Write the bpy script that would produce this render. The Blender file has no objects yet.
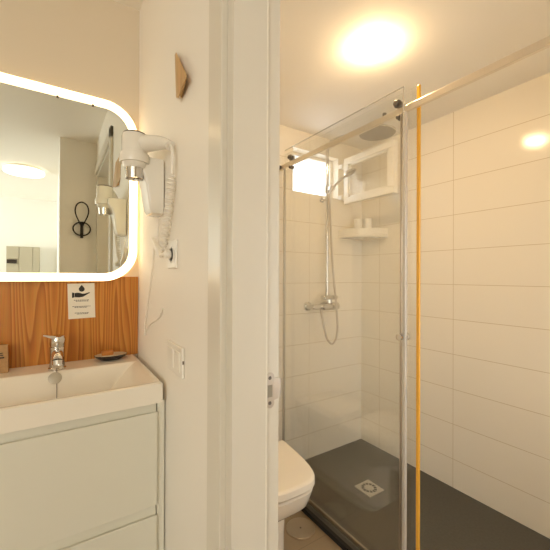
import bpy, bmesh, math, random
from mathutils import Vector, Matrix
random.seed(7)
S = bpy.context.scene
COL = S.collection
PI = math.pi

# ------------------------------------------------------------------ camera
cam_d = bpy.data.cameras.new('camera')
cam_d.sensor_width = 36.0
cam_d.lens = 36.0 * 335.996 / 550.0
cam_d.clip_start = 0.02
cam = bpy.data.objects.new('camera', cam_d)
COL.objects.link(cam)
YAW, PITCH, ROLL = 0.581923, 0.0040518, 0.0040383
fw = Vector((math.sin(YAW) * math.cos(PITCH), math.cos(YAW) * math.cos(PITCH), math.sin(PITCH)))
ri = Vector((math.cos(YAW), -math.sin(YAW), 0))
up = ri.cross(fw)
ri2 = math.cos(ROLL) * ri + math.sin(ROLL) * up
up2 = -math.sin(ROLL) * ri + math.cos(ROLL) * up
cam.matrix_world = Matrix(((ri2.x, up2.x, -fw.x, 0), (ri2.y, up2.y, -fw.y, 0), (ri2.z, up2.z, -fw.z, 0), (0, 0, 0, 1)))
S.camera = cam

# ------------------------------------------------------------------ world, light levels, exposure
W = bpy.data.worlds.new('world')
S.world = W
W.use_nodes = True
W.node_tree.nodes['Background'].inputs[0].default_value = (0.93, 0.97, 1.0, 1)
W.node_tree.nodes['Background'].inputs[1].default_value = 3.0
S.view_settings.view_transform = 'Standard'
S.view_settings.look = 'None'
S.view_settings.gamma = 1.0
S.view_settings.exposure = 0.28
S.cycles.max_bounces = 16
S.cycles.diffuse_bounces = 12
S.cycles.glossy_bounces = 6
S.cycles.transparent_max_bounces = 24
LED_EMIT = 3.4
SHOWER_LAMP_EMIT = 112.0
ROOM_LAMP_EMIT = 1.5
ROOM_FILL_WATTS = 34.0
SHOWER_FILL_WATTS = 18.5
# added fill light for the main room, at an added unseen window
ld = bpy.data.lights.new('fill_light', 'AREA')
ld.shape = 'RECTANGLE'; ld.size = 1.5; ld.size_y = 1.2
ld.energy = ROOM_FILL_WATTS; ld.color = (1.0, 0.96, 0.85)
lo = bpy.data.objects.new('fill_light', ld)
COL.objects.link(lo)
lo.location = (-2.49, -2.15, 0.25)
lo.rotation_euler = (0, -PI / 2, 0)
# added warm fill for the shower room, at an added out-of-frame front window
ld2 = bpy.data.lights.new('fill_light', 'AREA')
ld2.shape = 'RECTANGLE'; ld2.size = 0.66; ld2.size_y = 1.2
ld2.energy = SHOWER_FILL_WATTS; ld2.color = (1.0, 0.79, 0.49)
lo2 = bpy.data.objects.new('fill_light', ld2)
COL.objects.link(lo2)
lo2.location = (1.40, -0.33, -0.10)
lo2.rotation_euler = (PI / 2, 0, PI)

# ------------------------------------------------------------------ materials
def mat(name, color, rough=0.5, metal=0.0, emit=None, strength=0.0, spec=0.5, bump=None, coat=0.0):
    m = bpy.data.materials.new(name); m.use_nodes = True
    nt = m.node_tree; b = nt.nodes['Principled BSDF']
    b.inputs['Base Color'].default_value = (*color, 1)
    b.inputs['Roughness'].default_value = rough
    b.inputs['Metallic'].default_value = metal
    b.inputs['Specular IOR Level'].default_value = spec
    b.inputs['Coat Weight'].default_value = coat
    if emit:
        b.inputs['Emission Color'].default_value = (*emit, 1)
        b.inputs['Emission Strength'].default_value = strength
    if bump:
        sc, st, var = bump
        tc = nt.nodes.new('ShaderNodeTexCoord')
        n = nt.nodes.new('ShaderNodeTexNoise'); n.inputs['Scale'].default_value = sc
        n.inputs['Detail'].default_value = 4
        nt.links.new(tc.outputs['Object'], n.inputs['Vector'])
        bp = nt.nodes.new('ShaderNodeBump'); bp.inputs['Strength'].default_value = st
        bp.inputs['Distance'].default_value = 0.004
        nt.links.new(n.outputs['Fac'], bp.inputs['Height'])
        nt.links.new(bp.outputs['Normal'], b.inputs['Normal'])
        if var:
            r = nt.nodes.new('ShaderNodeValToRGB')
            r.color_ramp.elements[0].position = 0.3; r.color_ramp.elements[1].position = 0.7
            r.color_ramp.elements[0].color = (*[c * (1 - var) for c in color], 1)
            r.color_ramp.elements[1].color = (*[min(1, c * (1 + var)) for c in color], 1)
            nt.links.new(n.outputs['Fac'], r.inputs['Fac'])
            nt.links.new(r.outputs['Color'], b.inputs['Base Color'])
    return m

def tile_mat(name, axis, off, color, grout, bw=0.5225, bh=0.2, rough=0.12, mortar=0.0016):
    """Large glossy wall tiles in straight rows (axis 0: wall along X, 1: wall along Y, 2: floor)."""
    m = bpy.data.materials.new(name); m.use_nodes = True
    nt = m.node_tree; b = nt.nodes['Principled BSDF']; L = nt.links.new
    tc = nt.nodes.new('ShaderNodeTexCoord'); sx = nt.nodes.new('ShaderNodeSeparateXYZ')
    L(tc.outputs['Object'], sx.inputs[0])
    cx = nt.nodes.new('ShaderNodeCombineXYZ')
    a1 = nt.nodes.new('ShaderNodeMath'); a1.inputs[1].default_value = off[0]
    a2 = nt.nodes.new('ShaderNodeMath'); a2.inputs[1].default_value = off[1]
    L(sx.outputs['XYZ'.index('Y') if axis == 1 else 0], a1.inputs[0])
    L(sx.outputs[1 if axis == 2 else 2], a2.inputs[0])
    L(a1.outputs[0], cx.inputs[0]); L(a2.outputs[0], cx.inputs[1])
    br = nt.nodes.new('ShaderNodeTexBrick')
    br.offset = 0.0; br.squash = 1.0
    for k, v in (('Scale', 1.0), ('Mortar Size', mortar), ('Mortar Smooth', 0.3), ('Bias', 0.0), ('Brick Width', bw), ('Row Height', bh)):
        br.inputs[k].default_value = v
    br.inputs['Color1'].default_value = (*color, 1)
    br.inputs['Color2'].default_value = (*[c * 0.985 for c in color], 1)
    br.inputs['Mortar'].default_value = (*grout, 1)
    L(cx.outputs[0], br.inputs['Vector'])
    L(br.outputs['Color'], b.inputs['Base Color'])
    b.inputs['Roughness'].default_value = rough
    n = nt.nodes.new('ShaderNodeTexNoise'); n.inputs['Scale'].default_value = 7.0
    L(tc.outputs['Object'], n.inputs['Vector'])
    mx = nt.nodes.new('ShaderNodeMath'); mx.operation = 'MULTIPLY_ADD'
    mx.inputs[1].default_value = -1.0
    sc = nt.nodes.new('ShaderNodeMath'); sc.operation = 'MULTIPLY'; sc.inputs[1].default_value = 0.25
    L(n.outputs['Fac'], sc.inputs[0])
    L(br.outputs['Fac'], mx.inputs[0]); L(sc.outputs[0], mx.inputs[2])
    bp = nt.nodes.new('ShaderNodeBump'); bp.inputs['Strength'].default_value = 0.25; bp.inputs['Distance'].default_value = 0.003
    L(mx.outputs[0], bp.inputs['Height']); L(bp.outputs['Normal'], b.inputs['Normal'])
    return m

def wood_mat(name, c_dark, c_mid, c_light, sx=6.0, sz=0.9, rings=9.0, rough=0.35):
    m = bpy.data.materials.new(name); m.use_nodes = True
    nt = m.node_tree; b = nt.nodes['Principled BSDF']; L = nt.links.new
    tc = nt.nodes.new('ShaderNodeTexCoord'); mp = nt.nodes.new('ShaderNodeMapping')
    mp.inputs['Scale'].default_value = (sx, sx, sz); mp.inputs['Location'].default_value = (0.35, 0.0, 0.15)
    L(tc.outputs['Object'], mp.inputs['Vector'])
    n = nt.nodes.new('ShaderNodeTexNoise'); n.inputs['Scale'].default_value = 1.0; n.inputs['Detail'].default_value = 1.2
    n.inputs['Roughness'].default_value = 0.4
    L(mp.outputs[0], n.inputs['Vector'])
    mu = nt.nodes.new('ShaderNodeMath'); mu.operation = 'MULTIPLY'; mu.inputs[1].default_value = rings
    fr = nt.nodes.new('ShaderNodeMath'); fr.operation = 'FRACT'
    L(n.outputs['Fac'], mu.inputs[0]); L(mu.outputs[0], fr.inputs[0])
    r = nt.nodes.new('ShaderNodeValToRGB'); e = r.color_ramp.elements
    e[0].position = 0.0; e[0].color = (*c_dark, 1)
    e[1].position = 1.0; e[1].color = (*c_dark, 1)
    a = e.new(0.12); a.color = (*c_light, 1)
    a = e.new(0.6); a.color = (*c_mid, 1)
    L(fr.outputs[0], r.inputs['Fac'])
    mp2 = nt.nodes.new('ShaderNodeMapping'); mp2.inputs['Scale'].default_value = (260, 260, 9)
    L(tc.outputs['Object'], mp2.inputs['Vector'])
    n2 = nt.nodes.new('ShaderNodeTexNoise'); n2.inputs['Scale'].default_value = 1.0; n2.inputs['Detail'].default_value = 3
    L(mp2.outputs[0], n2.inputs['Vector'])
    mx = nt.nodes.new('ShaderNodeMix'); mx.data_type = 'RGBA'; mx.blend_type = 'MULTIPLY'; mx.inputs[0].default_value = 0.35
    L(r.outputs['Color'], mx.inputs[6]); L(n2.outputs['Color'], mx.inputs[7])
    L(mx.outputs[2], b.inputs['Base Color'])
    b.inputs['Roughness'].default_value = rough
    return m

def glass_mat(name, tint=(0.995, 1.0, 0.995), gain=1.0):
    """Clear pane: transparent with Fresnel reflections (both faces of a thin slab)."""
    m = bpy.data.materials.new(name); m.use_nodes = True
    nt = m.node_tree; L = nt.links.new
    for n in list(nt.nodes): nt.nodes.remove(n)
    out = nt.nodes.new('ShaderNodeOutputMaterial'); mix = nt.nodes.new('ShaderNodeMixShader')
    tr = nt.nodes.new('ShaderNodeBsdfTransparent'); tr.inputs[0].default_value = (*tint, 1)
    gl = nt.nodes.new('ShaderNodeBsdfGlossy'); gl.inputs['Roughness'].default_value = 0.0
    geo = nt.nodes.new('ShaderNodeNewGeometry')
    ior = nt.nodes.new('ShaderNodeMix'); ior.data_type = 'FLOAT'
    ior.inputs[2].default_value = 1.5; ior.inputs[3].default_value = 1 / 1.5
    L(geo.outputs['Backfacing'], ior.inputs[0])
    fr = nt.nodes.new('ShaderNodeFresnel'); L(ior.outputs[0], fr.inputs['IOR'])
    mu = nt.nodes.new('ShaderNodeMath'); mu.operation = 'MULTIPLY'; mu.inputs[1].default_value = gain; mu.use_clamp = True
    L(fr.outputs[0], mu.inputs[0]); L(mu.outputs[0], mix.inputs[0])
    L(tr.outputs[0], mix.inputs[1]); L(gl.outputs[0], mix.inputs[2]); L(mix.outputs[0], out.inputs[0])
    return m

M = {}
M['paint'] = mat('wall_paint', (0.86, 0.825, 0.755), 0.55, bump=(60, 0.06, 0))
M['paint_cool'] = mat('main_room_paint', (0.90, 0.895, 0.855), 0.6, bump=(60, 0.06, 0))
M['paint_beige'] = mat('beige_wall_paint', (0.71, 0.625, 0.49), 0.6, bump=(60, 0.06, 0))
M['ceil'] = mat('ceiling_paint', (0.91, 0.875, 0.81), 0.7)
M['frame'] = mat('door_frame_lacquer', (0.69, 0.655, 0.57), 0.28)
M['gasket'] = mat('door_frame_gasket', (0.82, 0.79, 0.70), 0.5)
TILE = (0.88, 0.82, 0.71); GROUT = (0.62, 0.52, 0.37)
M['tile_back'] = tile_mat('tile_back', 0, (-1.418 + 5.225, 0.243 + 4.0), TILE, GROUT)
M['tile_right'] = tile_mat('tile_right', 1, (-1.05 + 5.225, 0.243 + 4.0), TILE, GROUT)
M['floor'] = tile_mat('floor_tile', 2, (10.1, 10.2), (0.31, 0.235, 0.155), (0.22, 0.165, 0.11), 0.6, 0.6, 0.35, 0.002)
M['ceramic'] = mat('ceramic', (0.83, 0.78, 0.68), 0.08, coat=0.3)
M['toilet'] = mat('toilet_ceramic', (0.83, 0.78, 0.69), 0.10)
M['seat'] = mat('toilet_seat_plastic', (0.84, 0.79, 0.70), 0.18)
M['lacquer'] = mat('vanity_lacquer', (0.70, 0.685, 0.59), 0.28)
M['dark_gap'] = mat('vanity_inside', (0.30, 0.27, 0.21), 0.6)
M['chrome'] = mat('chrome', (0.66, 0.64, 0.61), 0.09, 1.0)
M['satin'] = mat('satin_metal', (0.72, 0.68, 0.61), 0.3, 1.0)
M['rail'] = mat('brushed_rail', (0.80, 0.74, 0.65), 0.28, 1.0)
M['steel'] = mat('strike_steel', (0.55, 0.49, 0.42), 0.35, 1.0)
M['dark_metal'] = mat('dark_metal', (0.17, 0.15, 0.13), 0.35, 0.8)
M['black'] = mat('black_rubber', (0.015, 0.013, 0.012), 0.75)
M['slate'] = mat('slate_resin', (0.070, 0.063, 0.049), 0.42, bump=(90, 0.12, 0.12))
M['white_plastic'] = mat('white_plastic', (0.80, 0.77, 0.70), 0.14)
M['cord'] = mat('white_cord', (0.82, 0.78, 0.70), 0.4)
M['socket'] = mat('socket_plastic', (0.82, 0.79, 0.72), 0.3)
M['paper'] = mat('sign_paper', (0.80, 0.75, 0.64), 0.6)
M['ink'] = mat('sign_ink', (0.02, 0.018, 0.015), 0.6)
M['kraft'] = mat('kraft_paper', (0.42, 0.24, 0.10), 0.7, bump=(120, 0.1, 0.1))
M['dish'] = mat('dark_dish', (0.035, 0.022, 0.015), 0.25)
M['dish_in'] = mat('dish_glaze', (0.62, 0.55, 0.42), 0.25)
M['soap'] = mat('amber_soap', (0.45, 0.17, 0.03), 0.3)
M['oak'] = wood_mat('oak_panel', (0.42, 0.135, 0.014), (0.60, 0.225, 0.030), (0.69, 0.295, 0.050), 8.5, 0.75, 24.0)
M['hookwood'] = wood_mat('hook_wood', (0.56, 0.33, 0.13), (0.66, 0.42, 0.18), (0.70, 0.47, 0.22), 30, 4, 6, 0.5)
M['head_grey'] = mat('shower_head_face', (0.36, 0.34, 0.30), 0.4, 0.3)
M['overflow'] = mat('overflow_satin', (0.50, 0.46, 0.38), 0.45, 0.6)
M['hose'] = mat('hose_metal', (0.45, 0.38, 0.30), 0.35, 0.9)
M['gold'] = mat('amber_seal', (0.80, 0.42, 0.055), 0.15)
M['seal'] = mat('clear_seal', (0.62, 0.60, 0.55), 0.25, 0.3)
M['glass'] = glass_mat('shower_glass', gain=1.8)
M['sash_glass'] = glass_mat('window_glass', (0.99, 0.99, 0.98))
M['upvc'] = mat('window_frame_white', (0.86, 0.82, 0.74), 0.3)
M['mirror'] = mat('mirror_silver', (0.85, 0.905, 0.885), 0.0, 1.0)
M['mirror_back'] = mat('mirror_back', (0.5, 0.48, 0.44), 0.5)
M['led'] = mat('led_diffuser', (0.9, 0.88, 0.8), 0.4, emit=(1.0, 0.69, 0.35), strength=LED_EMIT)
M['lamp_hot'] = mat('shower_lamp_glow', (0.9, 0.88, 0.8), 0.4, emit=(1.0, 0.70, 0.38), strength=SHOWER_LAMP_EMIT)
M['lamp_room'] = mat('room_lamp_glow', (0.9, 0.88, 0.8), 0.4, emit=(1.0, 0.88, 0.68), strength=ROOM_LAMP_EMIT)
M['lamp_ring'] = mat('lamp_ring', (0.75, 0.70, 0.60), 0.3, 0.3)
M['cab'] = mat('cabinet_beige', (0.50, 0.45, 0.34), 0.5)
M['oven'] = mat('oven_glass', (0.05, 0.04, 0.035), 0.2)

# ------------------------------------------------------------------ helpers
def wloc(o):
    v = Vector((0, 0, 0))
    while o:
        v = v + Vector(o.location); o = o.parent
    return v

def obj(name, bm, m, parent=None, smooth=True, angle=35):
    me = bpy.data.meshes.new(name)
    bmesh.ops.recalc_face_normals(bm, faces=bm.faces[:])
    if parent is not None:
        bmesh.ops.translate(bm, verts=bm.verts[:], vec=-wloc(parent))
    if smooth:
        for f in bm.faces: f.smooth = True
        for e in bm.edges:
            if len(e.link_faces) == 2 and e.calc_face_angle(0) > math.radians(angle): e.smooth = False
    bm.to_mesh(me); bm.free()
    me.materials.append(m)
    o = bpy.data.objects.new(name, me); COL.objects.link(o)
    if parent is not None: o.parent = parent
    return o

def tag(o, label, cat, group=None):
    o['label'] = label; o['category'] = cat
    if group: o['group'] = group
    return o

def thing(name, label, cat, loc, group=None):
    o = bpy.data.objects.new(name, None); COL.objects.link(o)
    o.empty_display_size = 0.05; o.location = loc
    return tag(o, label, cat, group)

def struct(o):
    o['kind'] = 'structure'; return o

def BM(): return bmesh.new()

def box(bm, x0, x1, y0, y1, z0, z1, bev=0.0, seg=2):
    r = bmesh.ops.create_cube(bm, size=1.0)
    vs = r['verts']
    for v in vs:
        v.co = Vector(((x0 + x1) / 2 + v.co.x * (x1 - x0), (y0 + y1) / 2 + v.co.y * (y1 - y0), (z0 + z1) / 2 + v.co.z * (z1 - z0)))
    if bev > 0:
        es = list({e for v in vs for e in v.link_edges})
        bmesh.ops.bevel(bm, geom=es, offset=bev, segments=seg, affect='EDGES', profile=0.5)
    return bm

def frame_of(axis):
    a = Vector(axis).normalized()
    t = Vector((0, 0, 1)) if abs(a.z) < 0.9 else Vector((1, 0, 0))
    u = t.cross(a).normalized()
    return a, u, a.cross(u)

def lathe(bm, origin, axis, prof, n=32):
    """prof: list of (distance along axis, radius)."""
    a, u, v = frame_of(axis); o = Vector(origin); rings = []
    for d, r in prof:
        if r < 1e-6: rings.append([bm.verts.new(o + a * d)])
        else: rings.append([bm.verts.new(o + a * d + (u * math.cos(2 * PI * k / n) + v * math.sin(2 * PI * k / n)) * r) for k in range(n)])
    for A, B in zip(rings, rings[1:]):
        if len(A) == 1 and len(B) == 1: continue
        for k in range(n):
            k2 = (k + 1) % n
            if len(A) == 1: bm.faces.new((A[0], B[k], B[k2]))
            elif len(B) == 1: bm.faces.new((A[k], A[k2], B[0]))
            else: bm.faces.new((A[k], A[k2], B[k2], B[k]))
    for R in (rings[0], rings[-1]):
        if len(R) > 2: bm.faces.new(R)
    return bm

def loft(bm, rings, cap=True):
    vr = [[bm.verts.new(Vector(p)) for p in r] for r in rings]
    n = len(vr[0])
    for A, B in zip(vr, vr[1:]):
        for k in range(n):
            k2 = (k + 1) % n
            bm.faces.new((A[k], A[k2], B[k2], B[k]))
    if cap:
        bm.faces.new(vr[0]); bm.faces.new(vr[-1])
    return bm

def smooth_path(pts, sub=8, closed=False):
    P = [Vector(p) for p in pts]; out = []; n = len(P)
    rng = range(n if closed else n - 1)
    for i in rng:
        if closed: p0, p1, p2, p3 = P[(i - 1) % n], P[i], P[(i + 1) % n], P[(i + 2) % n]
        else: p0, p1, p2, p3 = P[max(i - 1, 0)], P[i], P[i + 1], P[min(i + 2, n - 1)]
        for k in range(sub):
            t = k / sub
            out.append(0.5 * ((2 * p1) + (p2 - p0) * t + (2 * p0 - 5 * p1 + 4 * p2 - p3) * t * t + (3 * p1 - p0 - 3 * p2 + p3) * t ** 3))
    if not closed: out.append(P[-1])
    return out

def tube(bm, pts, r, n=12, closed=False):
    P = [Vector(p) for p in pts]; N = len(P)
    rad = r if isinstance(r, (list, tuple)) else [r] * N
    rings = []; u = None
    for i in range(N):
        if closed: t = (P[(i + 1) % N] - P[i - 1]).normalized()
        else: t = (P[min(i + 1, N - 1)] - P[max(i - 1, 0)]).normalized()
        if u is None: _, u, _ = frame_of(t)
        u = (u - t * u.dot(t)).normalized(); v = t.cross(u)
        rings.append([bm.verts.new(P[i] + (u * math.cos(2 * PI * k / n) + v * math.sin(2 * PI * k / n)) * rad[i]) for k in range(n)])
    for i in range(N if closed else N - 1):
        A, B = rings[i], rings[(i + 1) % N]
        for k in range(n):
            k2 = (k + 1) % n
            bm.faces.new((A[k], A[k2], B[k2], B[k]))
    if not closed:
        bm.faces.new(rings[0]); bm.faces.new(rings[-1])
    return bm

def prism(bm, pts, d):
    """Extrude a closed polygon of 3-D points by the vector d."""
    return loft(bm, [[Vector(p) for p in pts], [Vector(p) + Vector(d) for p in pts]])

def rrect(cx, cz, w, h, r, n=12):
    """Rounded rectangle outline in 2-D, counter-clockwise."""
    out = []
    for (sx, sz, a0) in ((1, 1, 0), (-1, 1, PI / 2), (-1, -1, PI), (1, -1, 1.5 * PI)):
        for k in range(n + 1):
            a = a0 + PI / 2 * k / n
            out.append((cx + sx * (w / 2 - r) + r * math.cos(a), cz + sz * (h / 2 - r) + r * math.sin(a)))
    return out

def wall_boxes(name, m, boxes, parent=None):
    bm = BM()
    for b in boxes: box(bm, *b)
    return struct(obj(name, bm, m, parent, smooth=False))

# ------------------------------------------------------------------ room shell
ZF, ZC, ZB = -1.225, 1.118, 0.951
XP, YM, XW, YB = 0.296, 1.50, 1.917, 1.739
YH = -0.28
wall_boxes('floor', M['floor'], [(-2.6, 2.05, -3.25, 1.87, ZF - 0.1, ZF)])
wall_boxes('ceiling', M['ceil'], [(-2.6, 0.35, -3.25, 1.62, ZC, ZC + 0.1)])
wall_boxes('ceiling', M['ceil'], [(0.351, 2.05, YH - 0.1, 1.87, ZB, ZB + 0.1)])
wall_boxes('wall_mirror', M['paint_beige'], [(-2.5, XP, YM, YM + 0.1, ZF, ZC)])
# partition between the basin corner and the shower room, with the doorway in it
wall_boxes('wall_partition', M['paint'], [(XP, 0.41, 0.645, YB, ZF, ZC), (XP, 0.41, YH, 0.645, 0.86, ZC), (XP, 0.41, YH, -0.22, ZF, 0.86)])
# shower back wall around the small window
WX0, WX1, WZ0, WZ1 = 1.279, 1.675, 0.549, 0.832
wall_boxes('wall_back', M['tile_back'], [(0.41, WX0, YB, YB + 0.12, ZF, ZB), (WX1, XW, YB, YB + 0.12, ZF, ZB),
                                         (WX0, WX1, YB, YB + 0.12, ZF, WZ0), (WX0, WX1, YB, YB + 0.12, WZ1, ZB)])
wall_boxes('wall_right', M['tile_right'], [(XW, XW + 0.1, YH - 0.1, YB + 0.12, ZF, ZB)])
FX0, FX1, FZ0, FZ1 = 1.05, 1.75, -0.72, 0.52
wall_boxes('wall_front', M['paint'], [(0.035, FX0, YH - 0.1, YH, ZF, ZC), (FX1, XW, YH - 0.1, YH, ZF, ZC),
                                      (FX0, FX1, YH - 0.1, YH, ZF, FZ0), (FX0, FX1, YH - 0.1, YH, FZ1, ZC)])
wall_boxes('wall_corridor', M['paint_cool'], [(0.035, 0.135, -3.13, YH - 0.1, ZF, ZC)])
wall_boxes('wall_far', M['paint_cool'], [(-2.5, 0.135, -3.23, -3.13, ZF, ZC)])
LY0, LY1, LZ0, LZ1 = -2.90, -1.40, -0.35, 0.85
wall_boxes('wall_left', M['paint_cool'], [(-2.6, -2.5, -3.23, LY0, ZF, ZC), (-2.6, -2.5, LY1, YM + 0.1, ZF, ZC),
                                          (-2.6, -2.5, LY0, LY1, ZF, LZ0), (-2.6, -2.5, LY0, LY1, LZ1, ZC)])
# added main room window, unseen behind the photographer, around the fill light
w = BM()
for (y0, y1, z0, z1) in ((LY0, LY1, LZ0, LZ0 + 0.05), (LY0, LY1, LZ1 - 0.05, LZ1), (LY0, LY0 + 0.05, LZ0 + 0.05, LZ1 - 0.05), (LY1 - 0.05, LY1, LZ0 + 0.05, LZ1 - 0.05)):
    box(w, -2.585, -2.535, y0, y1, z0, z1)
struct(obj('added_window_2', w, M['upvc'], smooth=False))

w = BM()  # added window in the shower room's front wall, unseen, around its fill light
for (x0, x1, z0, z1) in ((FX0, FX1, FZ0, FZ0 + 0.04), (FX0, FX1, FZ1 - 0.04, FZ1), (FX0, FX0 + 0.04, FZ0 + 0.04, FZ1 - 0.04), (FX1 - 0.04, FX1, FZ0 + 0.04, FZ1 - 0.04)):
    box(w, x0, x1, YH - 0.09, YH - 0.055, z0, z1)
struct(obj('added_window_3', w, M['upvc'], smooth=False))

# shower window: fixed frame in the wall and its small sash standing open into the room
w = BM()
FT = 0.022
for (x0, x1, z0, z1) in ((WX0, WX1, WZ0, WZ0 + FT), (WX0, WX1, WZ1 - FT, WZ1), (WX0, WX0 + FT, WZ0 + FT, WZ1 - FT), (WX1 - FT, WX1, WZ0 + FT, WZ1 - FT)):
    box(w, x0, x1, YB + 0.06, YB + 0.11, z0, z1)
win = struct(obj('window_1', w, M['upvc'], smooth=False))
s = BM()
SX0, SX1, SY0, SY1, SZ0, SZ1, SF = 1.690, 1.728, 1.285, 1.700, 0.505, 0.822, 0.042
for (y0, y1, z0, z1) in ((SY0, SY1, SZ0, SZ0 + SF), (SY0, SY1, SZ1 - SF, SZ1), (SY0, SY0 + SF, SZ0 + SF, SZ1 - SF), (SY1 - SF, SY1, SZ0 + SF, SZ1 - SF)):
    box(s, SX0, SX1, y0, y1, z0, z1, 0.004)
for (y0, y1, z0, z1) in ((SY0 + SF, SY1 - SF, SZ0 + SF, SZ0 + SF + 0.012), (SY0 + SF, SY1 - SF, SZ1 - SF - 0.012, SZ1 - SF),
                         (SY0 + SF, SY0 + SF + 0.012, SZ0 + SF, SZ1 - SF), (SY1 - SF - 0.012, SY1 - SF, SZ0 + SF, SZ1 - SF)):
    box(s, SX0 + 0.010, SX1 - 0.010, y0, y1, z0, z1)
sash = obj('window_sash', s, M['upvc'], win, smooth=False)
sash['label'] = 'open white sash'
obj('window_pane', box(BM(), SX0 + 0.016, SX0 + 0.021, SY0 + SF, SY1 - SF, SZ0 + SF, SZ1 - SF), M['sash_glass'], sash, smooth=False)
h = BM()
for z in (SZ0 + 0.05, SZ1 - 0.05): lathe(h, (1.700, 1.712, z - 0.02), (0, 0, 1), [(0, 0.010), (0.04, 0.010)], 12)
for z in (SZ0 + 0.05, SZ1 - 0.05): box(h, 1.676, 1.700, 1.708, YB, z - 0.014, z + 0.014)
obj('hinge', h, M['upvc'], sash)

# door frame of the doorway
YJ = 0.601
door = struct(obj('door_1', prism(BM(), [(XP - 0.001, YJ, ZF), (0.373, YJ, ZF), (0.373, YJ + 0.012, ZF), (0.414, YJ + 0.012, ZF), (0.414, 0.645, ZF), (XP - 0.001, 0.645, ZF)], (0, 0, 0.86 - ZF)), M['frame'], smooth=False))
a = BM(); box(a, 0.281, XP, 0.628, 0.697, ZF, 0.91, 0.003)
box(a, 0.281, XP, -0.245, 0.697, 0.842, 0.911, 0.003)
obj('architrave', a, M['frame'], door, smooth=False)
a = BM(); box(a, XP, 0.414, -0.185, YJ, 0.82, 0.86); box(a, XP, 0.373, -0.22, -0.185, ZF, 0.86)
obj('door_head', a, M['frame'], door, smooth=False)
obj('door_gasket', box(BM(), 0.3735, 0.3785, YJ + 0.001, YJ + 0.0118, ZF, 0.81, 0.001), M['gasket'], door, smooth=False)
# strike plate: rounded plate in the rebate with a lip to the room side, latch hole and two screws
zs = -0.2465
pl = [(x, YJ + 0.0105, z) for x, z in rrect(0.3915, zs, 0.020, 0.076, 0.0095, 6)]
strike = obj('strike_plate', prism(BM(), pl, (0, 0.002, 0)), M['steel'], door)
lp = BM()
lip = [(0.400, zs - 0.022), (0.4125, zs - 0.020), (0.4185, zs - 0.012), (0.4185, zs + 0.021), (0.4125, zs + 0.025), (0.400, zs + 0.026)]
prism(lp, [(x, YJ + 0.0102, z) for x, z in lip], (0, 0.0015, 0))
obj('strike_lip', lp, M['steel'], strike, smooth=False)
obj('latch_hole', box(BM(), 0.3845, 0.3965, YJ + 0.0098, YJ + 0.0106, zs - 0.014, zs + 0.012), M['dark_gap'], strike, smooth=False)
for z in (zs + 0.027, zs - 0.027):
    obj('screw', lathe(BM(), (0.3905, YJ + 0.0106, z), (0, -1, 0), [(0, 0.0042), (0.0010, 0.0036), (0.0011, 0.0016), (0.0003, 0.0)], 14), M['dark_metal'], strike)

# ------------------------------------------------------------------ basin corner
# wooden panel behind the basin
tag(obj('backsplash_panel', box(BM(), -0.60, 0.2945, 1.488, 1.4995, -0.3255, -0.004, 0.001), M['oak'], smooth=False),
    'orange oak panel with bold grain on the wall between mirror and washbasin', 'panel')

# backlit mirror: glowing tube frame with rounded corners, silver glass inside
MX1, MX0, MZ0, MZ1 = 0.2855, -0.515, -0.021, 0.690
mcx, mcz, mw, mh = (MX0 + MX1) / 2, (MZ0 + MZ1) / 2, MX1 - MX0, MZ1 - MZ0
mir = thing('lit_mirror', 'large rounded rectangular mirror with a glowing white rim above the wooden panel', 'mirror', (mcx, YM, MZ0))
RW, RR = 0.030, 0.125
def rim_rings(prof):
    return [[(x, y, z) for x, z in rrect(mcx, mcz, mw - 2 * ins, mh - 2 * ins, RR - ins, 16)] for ins, y in prof]
rings = rim_rings(((0.0045, 1.4875), (0.0, 1.484), (0.0, 1.4655), (0.0045, 1.4655)))
obj('rim_casing', loft(BM(), rings + rings[:1], cap=False), M['white_plastic'], mir)
rings = rim_rings(((0.0050, 1.4875), (0.0050, 1.4650), (0.0005, 1.4650), (0.0020, 1.4615), (0.007, 1.459), (RW - 0.008, 1.459), (RW - 0.003, 1.4615), (RW, 1.466), (RW, 1.4875)))
obj('light_rim', loft(BM(), rings + rings[:1], cap=False), M['led'], mir)['label'] = 'glowing white rim'
obj('mirror_glass', prism(BM(), [(x, 1.4695, z) for x, z in rrect(mcx, mcz, mw - 2 * RW + 0.001, mh - 2 * RW + 0.001, RR - RW, 16)], (0, 0.004, 0)), M['mirror'], mir, smooth=False)
obj('back_plate', prism(BM(), [(x, 1.4740, z) for x, z in rrect(mcx, mcz, mw - 2 * RW, mh - 2 * RW, RR - RW, 16)], (0, 0.0255, 0)), M['mirror_back'], mir, smooth=False)
for x, z in ((0.0075, MZ1 - RW - 0.003), (0.122, MZ1 - RW - 0.003)):
    obj('rim_clip', box(BM(), x - 0.0035, x + 0.0035, 1.464, 1.469, z - 0.003, z + 0.003), M['dark_metal'], mir, smooth=False)

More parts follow.
